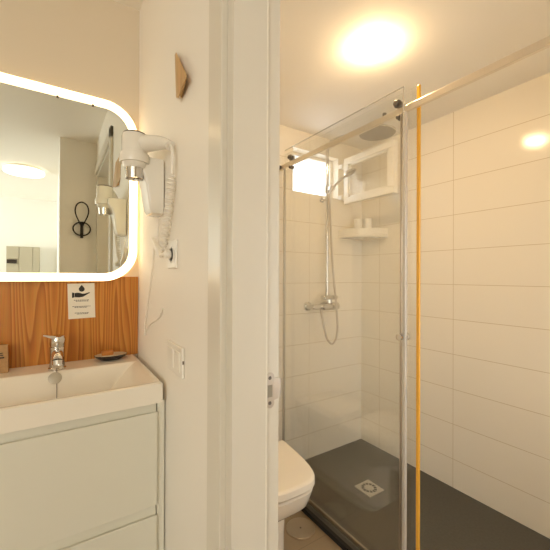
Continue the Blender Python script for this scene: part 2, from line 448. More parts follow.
# washbasin: one ceramic slab with a wide sloping bowl
BX0, BX1, BY0, BY1, BZ, BT = -0.345, 0.2790, 1.045, 1.4985, -0.325, 0.060
bas = thing('washbasin', 'white ceramic washbasin slab with wide sloping bowl on the vanity unit', 'basin', ((BX0 + BX1) / 2, 1.27, BZ - BT))
def sst(t):
    t = max(0.0, min(1.0, t)); return t * t * (3 - 2 * t)
def bowl_depth(x, y):
    fx = min((BX1 - 0.010 - x) / 0.125, (x - BX0 - 0.02) / 0.13)
    fy1 = (1.362 - y) / 0.055
    fy0 = (y - BY0 - 0.016) / 0.05
    d = min(sst(fx), sst(fy1), sst(fy0))
    back = 0.028 * max(0, (1.36 - y) / 0.3)
    return d * (0.082 + back)
NX, NY = 120, 88
b = BM()
def gx(i): return BX0 + (BX1 - BX0) * i / NX
def gy(j): return BY0 + (BY1 - BY0) * j / NY
top = [[b.verts.new((gx(i), gy(j), BZ - bowl_depth(gx(i), gy(j)) - (0.0025 if i in (0, NX) or j in (0, NY) else 0))) for j in range(NY + 1)] for i in range(NX + 1)]
bot = [[b.verts.new((gx(i), gy(j), min(BZ - BT, BZ - bowl_depth(gx(i), gy(j)) - 0.012))) for j in range(NY + 1)] for i in range(NX + 1)]
for i in range(NX):
    for j in range(NY):
        b.faces.new((top[i][j], top[i + 1][j], top[i + 1][j + 1], top[i][j + 1]))
        b.faces.new((bot[i][j], bot[i][j + 1], bot[i + 1][j + 1], bot[i + 1][j]))
for i in range(NX):
    b.faces.new((top[i][0], bot[i][0], bot[i + 1][0], top[i + 1][0]))
    b.faces.new((top[i][NY], top[i + 1][NY], bot[i + 1][NY], bot[i][NY]))
for j in range(NY):
    b.faces.new((top[0][j], top[0][j + 1], bot[0][j + 1], bot[0][j]))
    b.faces.new((top[NX][j], bot[NX][j], bot[NX][j + 1], top[NX][j + 1]))
obj('bowl', b, M['ceramic'], bas, angle=50)
# overflow disc on the back slope of the bowl
yo = 1.345
dz = (bowl_depth(0.005, yo - 0.004) - bowl_depth(0.005, yo + 0.004)) / 0.008
nrm = Vector((0, -dz, 1)).normalized()
obj('overflow_cover', lathe(BM(), Vector((0.005, yo, BZ - bowl_depth(0.005, yo))) - nrm * 0.001, nrm, [(0, 0.0195), (0.003, 0.0195), (0.0045, 0.0165), (0.0045, 0.0)], 28), M['overflow'], bas)['label'] = 'round satin overflow cover'
xd, yd = 0.005, 1.20
obj('drain', lathe(BM(), (xd, yd, BZ - bowl_depth(xd, yd) - 0.002), (0, 0, 1), [(0, 0.030), (0.004, 0.030), (0.006, 0.026), (0.005, 0.0)], 28), M['chrome'], bas)

# vanity unit with two drawers
CX0, CX1, CY0 = BX0 + 0.010, 0.2665, 1.058
van = thing('vanity_unit', 'cream lacquered wall hung vanity unit with two handleless drawers', 'cabinet', ((CX0 + CX1) / 2, 1.28, -1.0))
c = BM()
for x0, x1 in ((CX0, CX0 + 0.016), (CX1 - 0.016, CX1)): box(c, x0, x1, CY0 + 0.022, 1.488, -1.00, BZ - BT - 0.0005)
box(c, CX0 + 0.016, CX1 - 0.016, CY0 + 0.022, 1.488, -1.00, -0.984)
box(c, CX0 + 0.016, CX1 - 0.016, 1.478, 1.488, -0.984, -0.45)
obj('carcass', c, M['lacquer'], van, smooth=False)
def drawer(z0, z1):
    """Front panel whose top edge is cut back as a finger grip."""
    p = [(CX0, CY0, z0), (CX0, CY0, z1 - 0.025), (CX0, CY0 + 0.0015, z1 - 0.0235), (CX0, CY0 + 0.005, z1 - 0.0235), (CX0, CY0 + 0.0075, z1 - 0.030), (CX0, CY0 + 0.0125, z1 - 0.026), (CX0, CY0 + 0.0175, z1), (CX0, CY0 + 0.0205, z1), (CX0, CY0 + 0.0205, z0)]
    o = obj('drawer', prism(BM(), p, (CX1 - CX0, 0, 0)), M['lacquer'], van, smooth=False)
    g = BM()
    box(g, CX0 + 0.03, CX1 - 0.03, CY0 + 0.021, 1.44, z0 + 0.012, z0 + 0.10)
    obj('drawer_box', g, M['dark_gap'], o, smooth=False)
drawer(-0.700, -0.3925)
drawer(-0.996, -0.708)
obj('finger_gap', box(BM(), CX0 + 0.016, CX1 - 0.016, CY0 + 0.0225, CY0 + 0.032, -0.720, -0.692), M['dark_gap'], van, smooth=False)
obj('side_filler', box(BM(), CX1 + 0.003, XP - 0.004, CY0 + 0.012, CY0 + 0.03, -1.0, -0.388), M['lacquer'], van, smooth=False)

# faucet
fx, fy = 0.011, 1.392
fau = thing('basin_faucet', 'small chrome mixer faucet at the back of the washbasin', 'faucet', (fx, fy, BZ))
f = BM()
lathe(f, (fx, fy, BZ), (0, 0, 1), [(0, 0.0265), (0.006, 0.0265), (0.009, 0.0240), (0.030, 0.0225), (0.060, 0.0230), (0.078, 0.0235), (0.080, 0.0200), (0.080, 0.0)], 32)
obj('faucet_body', f, M['chrome'], fau)
sp = smooth_path([(fx, fy - 0.006, BZ + 0.052), (fx, fy - 0.045, BZ + 0.060), (fx, fy - 0.085, BZ + 0.058), (fx, fy - 0.100, BZ + 0.048)], 6)
spo = obj('spout', tube(BM(), sp, [0.0175 - 0.002 * k / len(sp) for k in range(len(sp))], 18), M['chrome'], fau)
obj('aerator', lathe(BM(), (fx, fy - 0.099, BZ + 0.050), (0, -0.35, -1), [(0, 0.0150), (0.014, 0.0150), (0.014, 0.0115), (0.010, 0.011), (0.010, 0)], 22), M['chrome'], spo)
lv = BM()
lathe(lv, (fx, fy, BZ + 0.0805), (0.08, -0.12, 1), [(0, 0.0215), (0.004, 0.0235), (0.028, 0.0230), (0.036, 0.0190), (0.040, 0.0)], 28)
pth = [Vector((fx - 0.004, fy - 0.006, BZ + 0.111)), Vector((fx - 0.022, fy - 0.02, BZ + 0.118)), Vector((fx - 0.040, fy - 0.030, BZ + 0.125))]
loft(lv, [[p + Vector((0, s * wd, 0)) + Vector((0, 0, t * th)) for s, t in ((-1, -1), (1, -1), (1, 1), (-1, 1))] for p, wd, th in zip(pth, (0.013, 0.011, 0.008), (0.006, 0.004, 0.002))])
obj('lever', lv, M['chrome'], fau)
ch = BM()
z0 = BZ + 0.006
tube(ch, [(fx - 0.001, 1.3675, z0), (fx - 0.001, 1.352, z0 - 0.008), (fx - 0.001, 1.33, BZ - bowl_depth(fx, 1.33) + 0.006), (fx - 0.001, 1.29, BZ - bowl_depth(fx, 1.29) + 0.005), (xd, yd + 0.01, BZ - bowl_depth(xd, yd) + 0.005)], 0.0011, 6)
obj('plug_chain', ch, M['dark_metal'], bas)

# soap dish and soap
sd = thing('soap_dish', 'dark oval dish on the ledge at the right end of the washbasin', 'dish', (0.187, 1.437, BZ))
def oval(cx, cy, z, a, bb, n=40): return [(cx + a * math.cos(2 * PI * k / n), cy + bb * math.sin(2 * PI * k / n), z) for k in range(n)]
d = BM(); DC = (0.186, 1.437)
loft(d, [oval(*DC, BZ + z, a, bb) for z, a, bb in ((0.0005, 0.028, 0.018), (0.003, 0.038, 0.025), (0.012, 0.053, 0.034), (0.0195, 0.0585, 0.0385), (0.0205, 0.0570, 0.0375), (0.0185, 0.0535, 0.035))], cap=True)
obj('dish_shell', d, M['dish'], sd)
d = BM()
loft(d, [oval(*DC, BZ + z, a, bb) for z, a, bb in ((0.0206, 0.0565, 0.0370), (0.0212, 0.0550, 0.036), (0.0190, 0.0515, 0.033))], cap=True)
obj('dish_lining', d, M['dish_in'], sd)['label'] = 'pale glazed inside of the dish'
sb = BM()
loft(sb, [[(DC[0] - 0.012 + x, DC[1] + y, BZ + z) for x, y in rrect(0, 0, 0.042 * k, 0.028 * k, 0.007 * k, 5)] for z, k in ((0.0195, 0.9), (0.022, 1.0), (0.033, 1.0), (0.0355, 0.88))])
tag(obj('soap_bar', sb, M['soap']), 'amber bar of soap lying in the dark oval dish', 'soap')

# kraft paper box at the left edge
bx = thing('paper_box', 'small brown kraft paper box on the basin ledge left of the faucet', 'box', (-0.165, 1.435, BZ))
k = BM()
loft(k, [[(-0.165 + x, 1.442 + y, BZ + z) for x, y in ((-0.037, -0.017 * t), (0.037 * s_, -0.017 * t), (0.037 * s_, 0.017 * t), (-0.037, 0.017 * t))] for z, s_, t in ((0.0005, 1.06, 1.0), (0.055, 1.03, 1.0), (0.088, 0.98, 0.35), (0.092, 1.02, 0.30))])
obj('box_body', k, M['kraft'], bx, smooth=False)
k = BM()
for (x0, x1, z0, z1) in ((-0.158, -0.136, 0.050, 0.054), (-0.160, -0.139, 0.059, 0.0615), (-0.150, -0.140, 0.066, 0.0685)):
    box(k, x0, x1, 1.4233, 1.4248, BZ + z0, BZ + z1)
obj('printed_mark', k, M['ink'], bx, smooth=False)

# hand washing card: drop over an open hand, three blocks of small print
sg = thing('notice_card', 'small white card with black hand and drop symbol on the wooden panel', 'sign', (0.0885, 1.488, -0.165))
PY = 1.4872
obj('card', prism(BM(), [(0.0425, PY, -0.0315), (0.0465, PY, -0.1650), (0.1365, PY, -0.1630), (0.1325, PY, -0.0290)], (0, 0.0008, 0)), M['paper'], sg, smooth=False)
def flat(bm, pts): prism(bm, [(x, PY - 0.0006, z) for x, z in pts], (0, 0.0008, 0))
dr = BM()
cx, cz = 0.0895, -0.0510
flat(dr, [(cx, cz + 0.0155)] + [(cx + 0.0098 * math.cos(a), cz - 0.0010 + 0.0098 * math.sin(a)) for a in [PI * (0.22 - 1.44 * t / 18) for t in range(19)]])
obj('drop_symbol', dr, M['ink'], sg, smooth=False)
hd = BM()
flat(hd, [(0.0575, -0.0640), (0.0650, -0.0660), (0.0650, -0.0830), (0.0575, -0.0850)])
flat(hd, [(0.0660, -0.0670), (0.0740, -0.0655), (0.0830, -0.0665), (0.0930, -0.0700), (0.1010, -0.0690), (0.1160, -0.0640), (0.1175, -0.0665), (0.1060, -0.0740), (0.0940, -0.0815), (0.0820, -0.0835), (0.0660, -0.0825)])
obj('hand_symbol', hd, M['ink'], sg, smooth=False)
tx = BM(); rt = random.Random(3)
for zc, (xa, xb) in ((-0.0950, (0.064, 0.114)), (-0.0990, (0.070, 0.112)), (-0.1190, (0.059, 0.119)), (-0.1230, (0.066, 0.108)), (-0.1440, (0.067, 0.113)), (-0.1480, (0.074, 0.111))):
    x = xa
    while x < xb:
        wd = rt.uniform(0.003, 0.008)
        flat(tx, [(x, zc), (min(x + wd, xb), zc), (min(x + wd, xb), zc + 0.0020), (x, zc + 0.0020)])
        x += wd + 0.0015
obj('small_print', tx, M['ink'], sg, smooth=False)

# wall mounted hair dryer
DXc, DYc = 0.206, 1.105
hdx = thing('hair_dryer', 'white wall mounted hair dryer with chrome nozzle beside the mirror', 'hair dryer', (XP, DYc, 0.20))
b = BM()
lathe(b, (DXc, DYc, 0.330), (0, 0, 1), [(0, 0.029), (0.005, 0.033), (0.024, 0.0365), (0.060, 0.0375), (0.096, 0.0370), (0.103, 0.0350), (0.105, 0.031), (0.102, 0.0)], 36)
brl = obj('barrel', b, M['white_plastic'], hdx)
obj('intake_grille', lathe(BM(), (DXc, DYc, 0.4335), (0, 0, 1), [(0, 0.0350), (0.004, 0.0335), (0.006, 0.026), (0.004, 0.0)], 32), M['dark_metal'], brl)['label'] = 'dark air intake ring'
obj('nozzle', lathe(BM(), (DXc, DYc, 0.299), (0, 0, 1), [(0.006, 0.0), (0.006, 0.0240), (0, 0.0255), (0.030, 0.0275), (0.045, 0.0280), (0.047, 0.020)], 32), M['chrome'], hdx)['label'] = 'chrome nozzle'
hp = smooth_path([(DXc + 0.012, DYc - 0.006, 0.408), (0.234, 1.078, 0.406), (0.258, 1.027, 0.396), (0.272, 0.985, 0.383), (0.276, 0.968, 0.372)], 6)
rr = [0.0275, 0.026, 0.0205, 0.014, 0.008]
rad = [rr[min(int(i / 6), 3)] + (rr[min(int(i / 6) + 1, 4)] - rr[min(int(i / 6), 3)]) * (i / 6 - int(i / 6)) for i in range(len(hp))]
obj('handle', tube(BM(), hp, rad, 18), M['white_plastic'], hdx)
hl = BM()
# holder: collar around the barrel that flows into the shell on the wall
lathe(hl, (DXc, DYc, 0.346), (0, 0, 1), [(0, 0.0385), (0, 0.0425), (0.004, 0.0435), (0.024, 0.0435), (0.028, 0.0420), (0.028, 0.0385)], 40)
rings = []
for z, x0, x1, hw in ((0.196, 0.268, 0.2925, 0.024), (0.200, 0.256, 0.2925, 0.036), (0.212, 0.249, 0.2925, 0.042), (0.245, 0.243, 0.2925, 0.046), (0.285, 0.238, 0.2925, 0.047), (0.315, 0.230, 0.2925, 0.047), (0.344, 0.212, 0.2925, 0.046), (0.367, 0.212, 0.2925, 0.046), (0.371, 0.216, 0.2915, 0.043), (0.373, 0.226, 0.288, 0.034)):
    r = min(0.010, (x1 - x0) * 0.45, hw * 0.6); ring = []
    for (sx, sy, a0) in ((-1, -1, PI), (1, -1, 1.5 * PI), (1, 1, 0), (-1, 1, PI / 2)):
        rc = r if sx < 0 else 0.004
        cxx = (x0 + rc) if sx < 0 else (x1 - rc)
        cyy = 1.135 + sy * (hw - rc)
        for k_ in range(7):
            a = a0 + PI / 2 * k_ / 6
            ring.append((cxx + rc * math.cos(a), cyy + rc * math.sin(a), z))
    rings.append(ring)
loft(hl, rings)
obj('wall_holder', hl, M['white_plastic'], hdx)
# cord: short curve off the handle, then a coil down towards the socket
cd = BM()
tube(cd, smooth_path([(0.2758, 0.969, 0.375), (0.2775, 0.957, 0.360), (0.2785, 0.952, 0.335), (0.2785, 0.955, 0.310), (0.2785, 0.958, 0.290)], 6), 0.0052, 10)
obj('cord', cd, M['cord'], hdx)
co = BM(); pts = []
turns, N = 19, 19 * 18
A, B_, C_ = Vector((0.2785, 0.958, 0.292)), Vector((0.2790, 0.990, 0.185)), Vector((0.2800, 1.058, 0.078))
for i in range(N + 1):
    t = i / N
    c0 = A * (1 - t) ** 2 + B_ * 2 * t * (1 - t) + C_ * t * t
    rad_ = 0.0115 * min(1, 6 * t + 0.35, 6 * (1 - t) + 0.35)
    an = 2 * PI * turns * t
    pts.append(c0 + Vector((math.cos(an) * rad_ * 0.9, math.sin(an) * rad_, 0)))
tube(co, pts, 0.0031, 7)
obj('coiled_cord', co, M['cord'], hdx)

# socket with plug and adapter, and thin cable hanging in a loop
so = thing('wall_socket', 'white square wall socket under the hair dryer cord', 'socket', (XP, 1.0, 0.02))
s = BM(); box(s, 0.2885, 0.2958, 0.953, 1.035, 0.022, 0.104, 0.003); obj('face_plate', s, M['socket'], so, smooth=False)
s = BM(); lathe(s, (0.2895, 0.994, 0.063), (-1, 0, 0), [(0, 0.026), (0.003, 0.026), (0.003, 0.022), (0.001, 0.020), (0.001, 0)], 28); obj('socket_well', s, M['socket'], so)
pg = thing('plug', 'white plug of the coiled hair dryer cord in the wall socket', 'plug', (0.285, 0.994, 0.063))
s = BM()
lathe(s, (0.2855, 0.994, 0.063), (-1, 0, 0), [(0, 0.0120), (0.014, 0.0115), (0.018, 0.008), (0.019, 0.0)], 24); obj('plug_body', s, M['cord'], pg)
s = BM(); tube(s, smooth_path([(0.270, 0.998, 0.063), (0.268, 1.025, 0.064), (0.270, 1.045, 0.068), (0.2790, 1.0575, 0.077)], 6), 0.0042, 10); obj('plug_lead', s, M['cord'], pg)
ad = thing('cable_adapter', 'white cable joint on the wall left of the socket with a thin hanging cable', 'adapter', (0.288, 1.13, 0.09))
s = BM()
P0 = [Vector((0.287, 1.190, 0.122)), Vector((0.285, 1.135, 0.085)), Vector((0.286, 1.100, 0.068))]
loft(s, [[p + Vector((-0.007 * u_, 0, 0)) + Vector((0, 0.4, 1)).normalized() * v_ * 0.016 * k_ for u_, v_ in ((-1, -1), (1, -1), (1, 1), (-1, 1))] for p, k_ in zip(P0, (0.8, 1.0, 0.6))])
obj('joint_body', s, M['cord'], ad, smooth=False)
s = BM(); tube(s, smooth_path([(0.290, 1.140, 0.188), (0.2905, 1.150, 0.16), (0.2905, 1.158, 0.128), (0.288, 1.165, 0.110)], 8), 0.0022, 8)
obj('upper_cable', s, M['cord'], ad)
s = BM(); tube(s, smooth_path([(0.286, 1.100, 0.070), (0.284, 1.090, 0.064), (0.281, 1.080, 0.064)], 8), 0.0040, 8)
obj('side_lead', s, M['cord'], ad)
s = BM(); tube(s, smooth_path([(0.288, 1.195, 0.105), (0.291, 1.222, 0.045), (0.2915, 1.262, -0.03), (0.292, 1.310, -0.115), (0.292, 1.350, -0.205), (0.292, 1.352, -0.228), (0.292, 1.325, -0.205), (0.292, 1.250, -0.170), (0.292, 1.170, -0.148), (0.292, 1.125, -0.128), (0.293, 1.102, -0.104)], 8), 0.0029, 8)
obj('hanging_cable', s, M['cord'], ad)

# light switch
ls = thing('light_switch', 'white double rocker light switch low on the wall right of the washbasin', 'switch', (XP, 0.96, -0.27))
s = BM(); box(s, 0.2875, 0.2958, 0.889, 1.029, -0.277, -0.194, 0.003); obj('face_plate', s, M['socket'], ls, smooth=False)
for y0, y1 in ((0.905, 0.956), (0.962, 1.013)):
    s = BM(); box(s, 0.2845, 0.2880, y0, y1, -0.262, -0.209, 0.0015); obj('rocker', s, M['socket'], ls, smooth=False)
obj('status_slot', box(BM(), 0.289, 0.2935, 0.8882, 0.8895, -0.238, -0.229), M['dark_metal'], ls, smooth=False)

# wooden wall hook
hk = BM()
base = [hk.verts.new(v) for v in ((0.2955, 0.995, 0.655), (0.2955, 0.905, 0.545), (0.2955, 0.926, 0.497), (0.2955, 0.980, 0.522))]
f0, f1, f3 = [hk.verts.new(v) for v in ((0.278, 0.924, 0.618), (0.276, 0.825, 0.504), (0.280, 0.911, 0.488))]
hk.faces.new(base)
for q in ((f0, f1, f3), (f1, base[2], f3), (f0, base[0], f1), (base[0], base[1], f1), (f1, base[1], base[2]), (f3, base[2], base[3]), (f0, f3, base[3]), (f0, base[3], base[0])):
    hk.faces.new(q)
hko = thing('wall_hook', 'faceted pale wooden hook on the white wall above the hair dryer', 'hook', (XP, 0.94, 0.50))
obj('hook_body', hk, M['hookwood'], hko, smooth=False)
obj('fixing_screw', lathe(BM(), (0.2840, 0.912, 0.4935), (-0.6, 0, -1), [(0, 0.004), (0.002, 0.004), (0.0025, 0.0)], 12), M['satin'], hko)

# ------------------------------------------------------------------ shower room
lamp = thing('ceiling_light', 'small round glowing lamp on the shower room ceiling', 'ceiling light', (1.095, 0.935, ZB))
obj('lamp_base', lathe(BM(), (1.095, 0.935, ZB), (0, 0, -1), [(0, 0.0), (0, 0.046), (0.012, 0.046), (0.012, 0.0)], 40), M['lamp_ring'], lamp)
obj('lamp_dome', lathe(BM(), (1.095, 0.935, ZB - 0.0165), (0, 0, -1), [(-0.004, 0.0), (-0.004, 0.055), (0.006, 0.056), (0.014, 0.051), (0.022, 0.038), (0.027, 0.020), (0.028, 0.0)], 40), M['lamp_hot'], lamp)

# shower tray, drain
tr = thing('shower_tray', 'long dark slate grey shower tray on the floor behind the glass', 'shower tray', (1.5, 0.73, ZF))
t = BM()
TX0, TX1, TY0, TY1, TZ = 1.092, 1.9165, -0.279, 1.7385, -1.2035
box(t, TX0, TX1, TY0, TY1, ZF + 0.0005, TZ, 0.003)
obj('tray_slab', t, M['slate'], tr, smooth=False)
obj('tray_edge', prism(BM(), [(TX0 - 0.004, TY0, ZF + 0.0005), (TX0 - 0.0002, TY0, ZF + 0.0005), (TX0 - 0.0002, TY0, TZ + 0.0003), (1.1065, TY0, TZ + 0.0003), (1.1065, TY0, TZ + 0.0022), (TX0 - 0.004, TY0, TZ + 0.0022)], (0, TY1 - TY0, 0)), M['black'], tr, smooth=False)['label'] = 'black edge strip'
dx, dy = 1.502, 1.302
sdn = thing('shower_drain', 'square metal shower drain grate with a ring of slots in the dark tray', 'drain', (dx, dy, TZ))
obj('drain_plate', box(BM(), dx - 0.058, dx + 0.058, dy - 0.058, dy + 0.058, TZ + 0.0005, TZ + 0.005, 0.0015), M['satin'], sdn, smooth=False)
obj('drain_disc', lathe(BM(), (dx, dy, TZ + 0.005), (0, 0, 1), [(0, 0.022), (0.0015, 0.021), (0.002, 0.0)], 28), M['satin'], sdn)
for k in range(12):
    a = 2 * PI * k / 12
    c_, s_ = math.cos(a), math.sin(a)
    q = BM()
    prism(q, [(dx + c_ * r_ - s_ * w_, dy + s_ * r_ + c_ * w_, TZ + 0.0050) for r_, w_ in ((0.027, -0.0055), (0.043, -0.0078), (0.043, 0.0078), (0.027, 0.0055))], (0, 0, 0.0006))
    obj('drain_slot', q, M['black'], sdn, smooth=False)
fc = thing('floor_drain_cover', 'round metal drain cover set in the floor beside the toilet', 'drain cover', (1.012, 1.297, ZF))
obj('cover_disc', lathe(BM(), (1.008, 1.297, ZF), (0, 0, 1), [(0.0003, 0.070), (0.004, 0.070), (0.0055, 0.067), (0.0045, 0.064), (0.0045, 0.0)], 48), M['hose'], fc)
obj('cover_screw', lathe(BM(), (1.008, 1.297, ZF + 0.0045), (0, 0, 1), [(0, 0.0045), (0.001, 0.004), (0.001, 0)], 16), M['dark_metal'], fc)

# sliding rail
rl = thing('slide_rail', 'horizontal brushed metal rail carrying the sliding glass door', 'rail', (1.131, 1.738, 0.64))
obj('rail_bar', box(BM(), 1.1235, 1.1385, YH + 0.001, YB - 0.02, 0.634, 0.6595, 0.002), M['rail'], rl, smooth=False)
obj('wall_bracket', box(BM(), 1.1185, 1.1400, YB - 0.021, YB - 0.0005, 0.628, 0.665, 0.003), M['chrome'], rl, smooth=False)
for y in (1.655,):
    obj('end_stop', lathe(BM(), (1.1235, y, 0.647), (-1, 0, 0), [(0, 0.013), (0.012, 0.013), (0.014, 0.011), (0.014, 0)], 20), M['dark_metal'], rl)
obj('end_stop', lathe(BM(), (1.131, 0.905, 0.659), (0, 0, 1), [(0, 0.008), (0.012, 0.008), (0.014, 0.005), (0.014, 0)], 16), M['dark_metal'], rl)

# sliding glass door
DY0, DY1 = 0.800, 1.590
sdr = thing('sliding_glass_door', 'clear glass sliding shower door with grey edge seal and round knob', 'shower door', (1.113, 1.19, -1.18))
obj('glass_panel', box(BM(), 1.1090, 1.1170, DY0 + 0.002, DY1, -1.184, 0.727), M['glass'], sdr, smooth=False)
es = BM(); box(es, 1.1060, 1.1200, DY0 - 0.012, DY0 + 0.001, -1.184, 0.628, 0.0015)
obj('edge_seal', es, M['seal'], sdr, smooth=False)
es = BM(); box(es, 1.1075, 1.1185, DY0 + 0.0095, DY0 + 0.0135, -1.184, 0.628, 0.001)
obj('edge_strip', es, M['steel'], sdr, smooth=False)
es = BM(); box(es, 1.1070, 1.1190, DY1 + 0.0005, DY1 + 0.010, -1.184, 0.628, 0.001)
obj('edge_seal', es, M['seal'], sdr, smooth=False)
es = BM(); box(es, 1.1092, 1.1168, DY0 + 0.002, DY1, 0.7271, 0.7282)
obj('polished_top_edge', es, M['seal'], sdr, smooth=False)
es = BM(); box(es, 1.1092, 1.1168, DY0 + 0.0005, DY0 + 0.0019, 0.6285, 0.7282)
obj('polished_front_edge', es, M['seal'], sdr, smooth=False)
kb = BM()
lathe(kb, (1.1090, 0.8050, -0.229), (-1, 0, 0), [(0, 0.009), (0.006, 0.008), (0.009, 0.0125), (0.018, 0.0130), (0.020, 0.010), (0.020, 0)], 24)
obj('knob', kb, M['chrome'], sdr)
kb = BM()
lathe(kb, (1.1170, 0.8050, -0.229), (1, 0, 0), [(0, 0.010), (0.005, 0.0090), (0.008, 0.0155), (0.020, 0.0165), (0.0225, 0.014), (0.0225, 0)], 28)
obj('knob', kb, M['chrome'], sdr)
for y in (0.833, 1.545):
    q = BM(); lathe(q, (1.1090, y, 0.6755), (-1, 0, 0), [(0, 0.011), (0.004, 0.011), (0.006, 0.008), (0.006, 0)], 26)
    lathe(q, (1.1170, y, 0.6755), (1, 0, 0), [(0, 0.016), (0.004, 0.016), (0.006, 0.0135), (0.018, 0.0135), (0.020, 0.015), (0.0225, 0.015), (0.0225, 0)], 28)
    obj('roller', q, M['dark_metal'], sdr)
    q = BM(); lathe(q, (1.1090, y - 0.010, 0.617), (-1, 0, 0), [(0, 0.008), (0.005, 0.008), (0.007, 0.005), (0.007, 0)], 18)
    lathe(q, (1.1170, y - 0.010, 0.617), (1, 0, 0), [(0, 0.010), (0.014, 0.010), (0.014, 0)], 18)
    obj('guide_pin', q, M['dark_metal'], sdr)

# fixed glass screen with the amber edge strip
scr = thing('fixed_glass_screen', 'fixed clear glass shower screen with amber strip along its free edge', 'shower screen', (1.146, 1.25, TZ))
obj('glass_panel', box(BM(), 1.1420, 1.1490, 0.766, YB - 0.012, -1.188, 0.724), M['glass'], scr, smooth=False)
obj('amber_edge', box(BM(), 1.1405, 1.1505, 0.7530, 0.7655, -1.188, 0.724, 0.002), M['gold'], scr, smooth=False)['label'] = 'amber orange edge strip'
obj('wall_profile', box(BM(), 1.1405, 1.1535, YB - 0.022, YB - 0.0005, -1.188, 0.724, 0.001), M['rail'], scr, smooth=False)
obj('floor_profile', box(BM(), 1.1400, 1.1510, 0.7475, YB - 0.0005, TZ + 0.0005, -1.1885, 0.002), M['hose'], scr, smooth=False)

# toilet
tcx = 0.760
toi = thing('toilet', 'white toilet with closed lid in front of the shower glass', 'toilet', (tcx, 1.35, ZF))
def egg(a, bfront, yc, yback, z, n=4.2, m_=40, rb=0.03):
    """Rounded outline: superelliptic front, straight sides, squared back."""
    out = []
    for k in range(m_ + 1):
        th = PI * k / m_
        c_, s_ = math.cos(th), math.sin(th)
        fr_ = abs(s_) ** (2 / n)
        out.append((tcx + a * (1 - 0.17 * fr_) * math.copysign(abs(c_) ** (2 / n), c_), yc - bfront * fr_, z))
    for sx in (-1, 1):
        q = [(tcx + sx * a, yback - rb, z), (tcx + sx * (a - rb * 0.3), yback - rb * 0.3, z), (tcx + sx * (a - rb), yback, z)]
        out += q if sx < 0 else q[::-1]
    return out
t = BM()
loft(t, [egg(*r) for r in ((0.112, 0.155, 1.33, 1.7385, ZF + 0.0005), (0.110, 0.155, 1.33, 1.7385, -1.10), (0.112, 0.165, 1.33, 1.7385, -0.99), (0.120, 0.195, 1.33, 1.7385, -0.970),
                           (0.141, 0.262, 1.33, 1.7385, -0.940), (0.154, 0.297, 1.33, 1.7385, -0.905), (0.164, 0.315, 1.33, 1.7385, -0.860), (0.166, 0.322, 1.33, 1.7385, -0.838),
                           (0.162, 0.316, 1.33, 1.7385, -0.8335))])
obj('bowl', t, M['toilet'], toi)
t = BM()
loft(t, [egg(a_, b_, 1.33, 1.345, z_) for a_, b_, z_ in ((0.148, 0.300, -0.8325), (0.150, 0.304, -0.830), (0.150, 0.304, -0.820), (0.148, 0.301, -0.8185))])
obj('seat', t, M['seat'], toi)
t = BM()
loft(t, [egg(a_, b_, 1.33, 1.335, z_) for a_, b_, z_ in ((0.165, 0.326, -0.8180), (0.169, 0.332, -0.8150), (0.169, 0.332, -0.799), (0.168, 0.331, -0.792), (0.164, 0.326, -0.7875), (0.156, 0.315, -0.786), (0.10, 0.24, -0.7852))])
obj('lid', t, M['seat'], toi)
t = BM(); loft(t, [[(tcx + x, 1.563 + y, z_) for x, y in rrect(0, 0, 0.336 * k_, 0.348 * k_, 0.03, 8)] for z_, k_ in ((-0.8332, 1.0), (-0.80, 1.0), (-0.792, 0.995), (-0.788, 0.97))])
obj('rear_deck', t, M['toilet'], toi)
for sx in (-1, 1):
    q = BM(); box(q, tcx + sx * 0.105 - 0.028, tcx + sx * 0.105 + 0.028, 1.338, 1.386, -0.8150, -0.7845, 0.004)
    obj('lid_hinge', q, M['satin'], toi)

# shower column
sx_, sy_ = 1.520, 1.680
sc = thing('shower_column', 'chrome shower column with round rain head on the back wall', 'shower', (sx_, sy_, -0.2))
p = BM()
rz = 0.905
tube(p, [(sx_, sy_, -0.124), (sx_, sy_, 0.84)] + [(sx_ + 0.110 * 0.065 / 0.33 * (1 - math.cos(a)) , sy_ - 0.065 * (1 - math.cos(a)), 0.84 + 0.065 * math.sin(a)) for a in [PI / 2 * k / 8 for k in range(1, 9)]] + [(1.615, 1.36, rz)], 0.0105, 14)
obj('riser_pipe', p, M['chrome'], sc)
HX, HY, HZ = 1.615, 1.345, 0.858
obj('rain_head', lathe(BM(), (HX, HY, HZ), (0.0, 0.0, 1), [(0, 0.0), (0, 0.104), (0.004, 0.107), (0.009, 0.107), (0.012, 0.100), (0.016, 0.030), (0.030, 0.016), (0.050, 0.014), (0.058, 0.0)], 48), M['chrome'], sc)
obj('rain_face', lathe(BM(), (HX, HY, HZ - 0.0012), (0, 0, 1), [(0, 0), (0, 0.1035), (0.001, 0.104)], 48), M['head_grey'], sc)['label'] = 'grey nozzle face'
nz = BM()
for rr_, nn in ((0.02, 6), (0.04, 12), (0.06, 18), (0.08, 24), (0.095, 28)):
    for k in range(nn):
        a = 2 * PI * k / nn
        lathe(nz, (HX + rr_ * math.cos(a), HY + rr_ * math.sin(a), HZ - 0.0012), (0, 0, -1), [(0, 0.0030), (0.003, 0.0022), (0.003, 0)], 6)
obj('nozzles', nz, M['steel'], sc)
wb = BM(); lathe(wb, (sx_, YB - 0.001, 0.52), (0, -1, 0), [(0, 0.018), (0.006, 0.018), (0.008, 0.010), (0.055, 0.010)], 18)
lathe(wb, (sx_, sy_, 0.505), (0, 0, 1), [(0, 0.016), (0.03, 0.016)], 18)
obj('wall_clamp', wb, M['chrome'], sc)
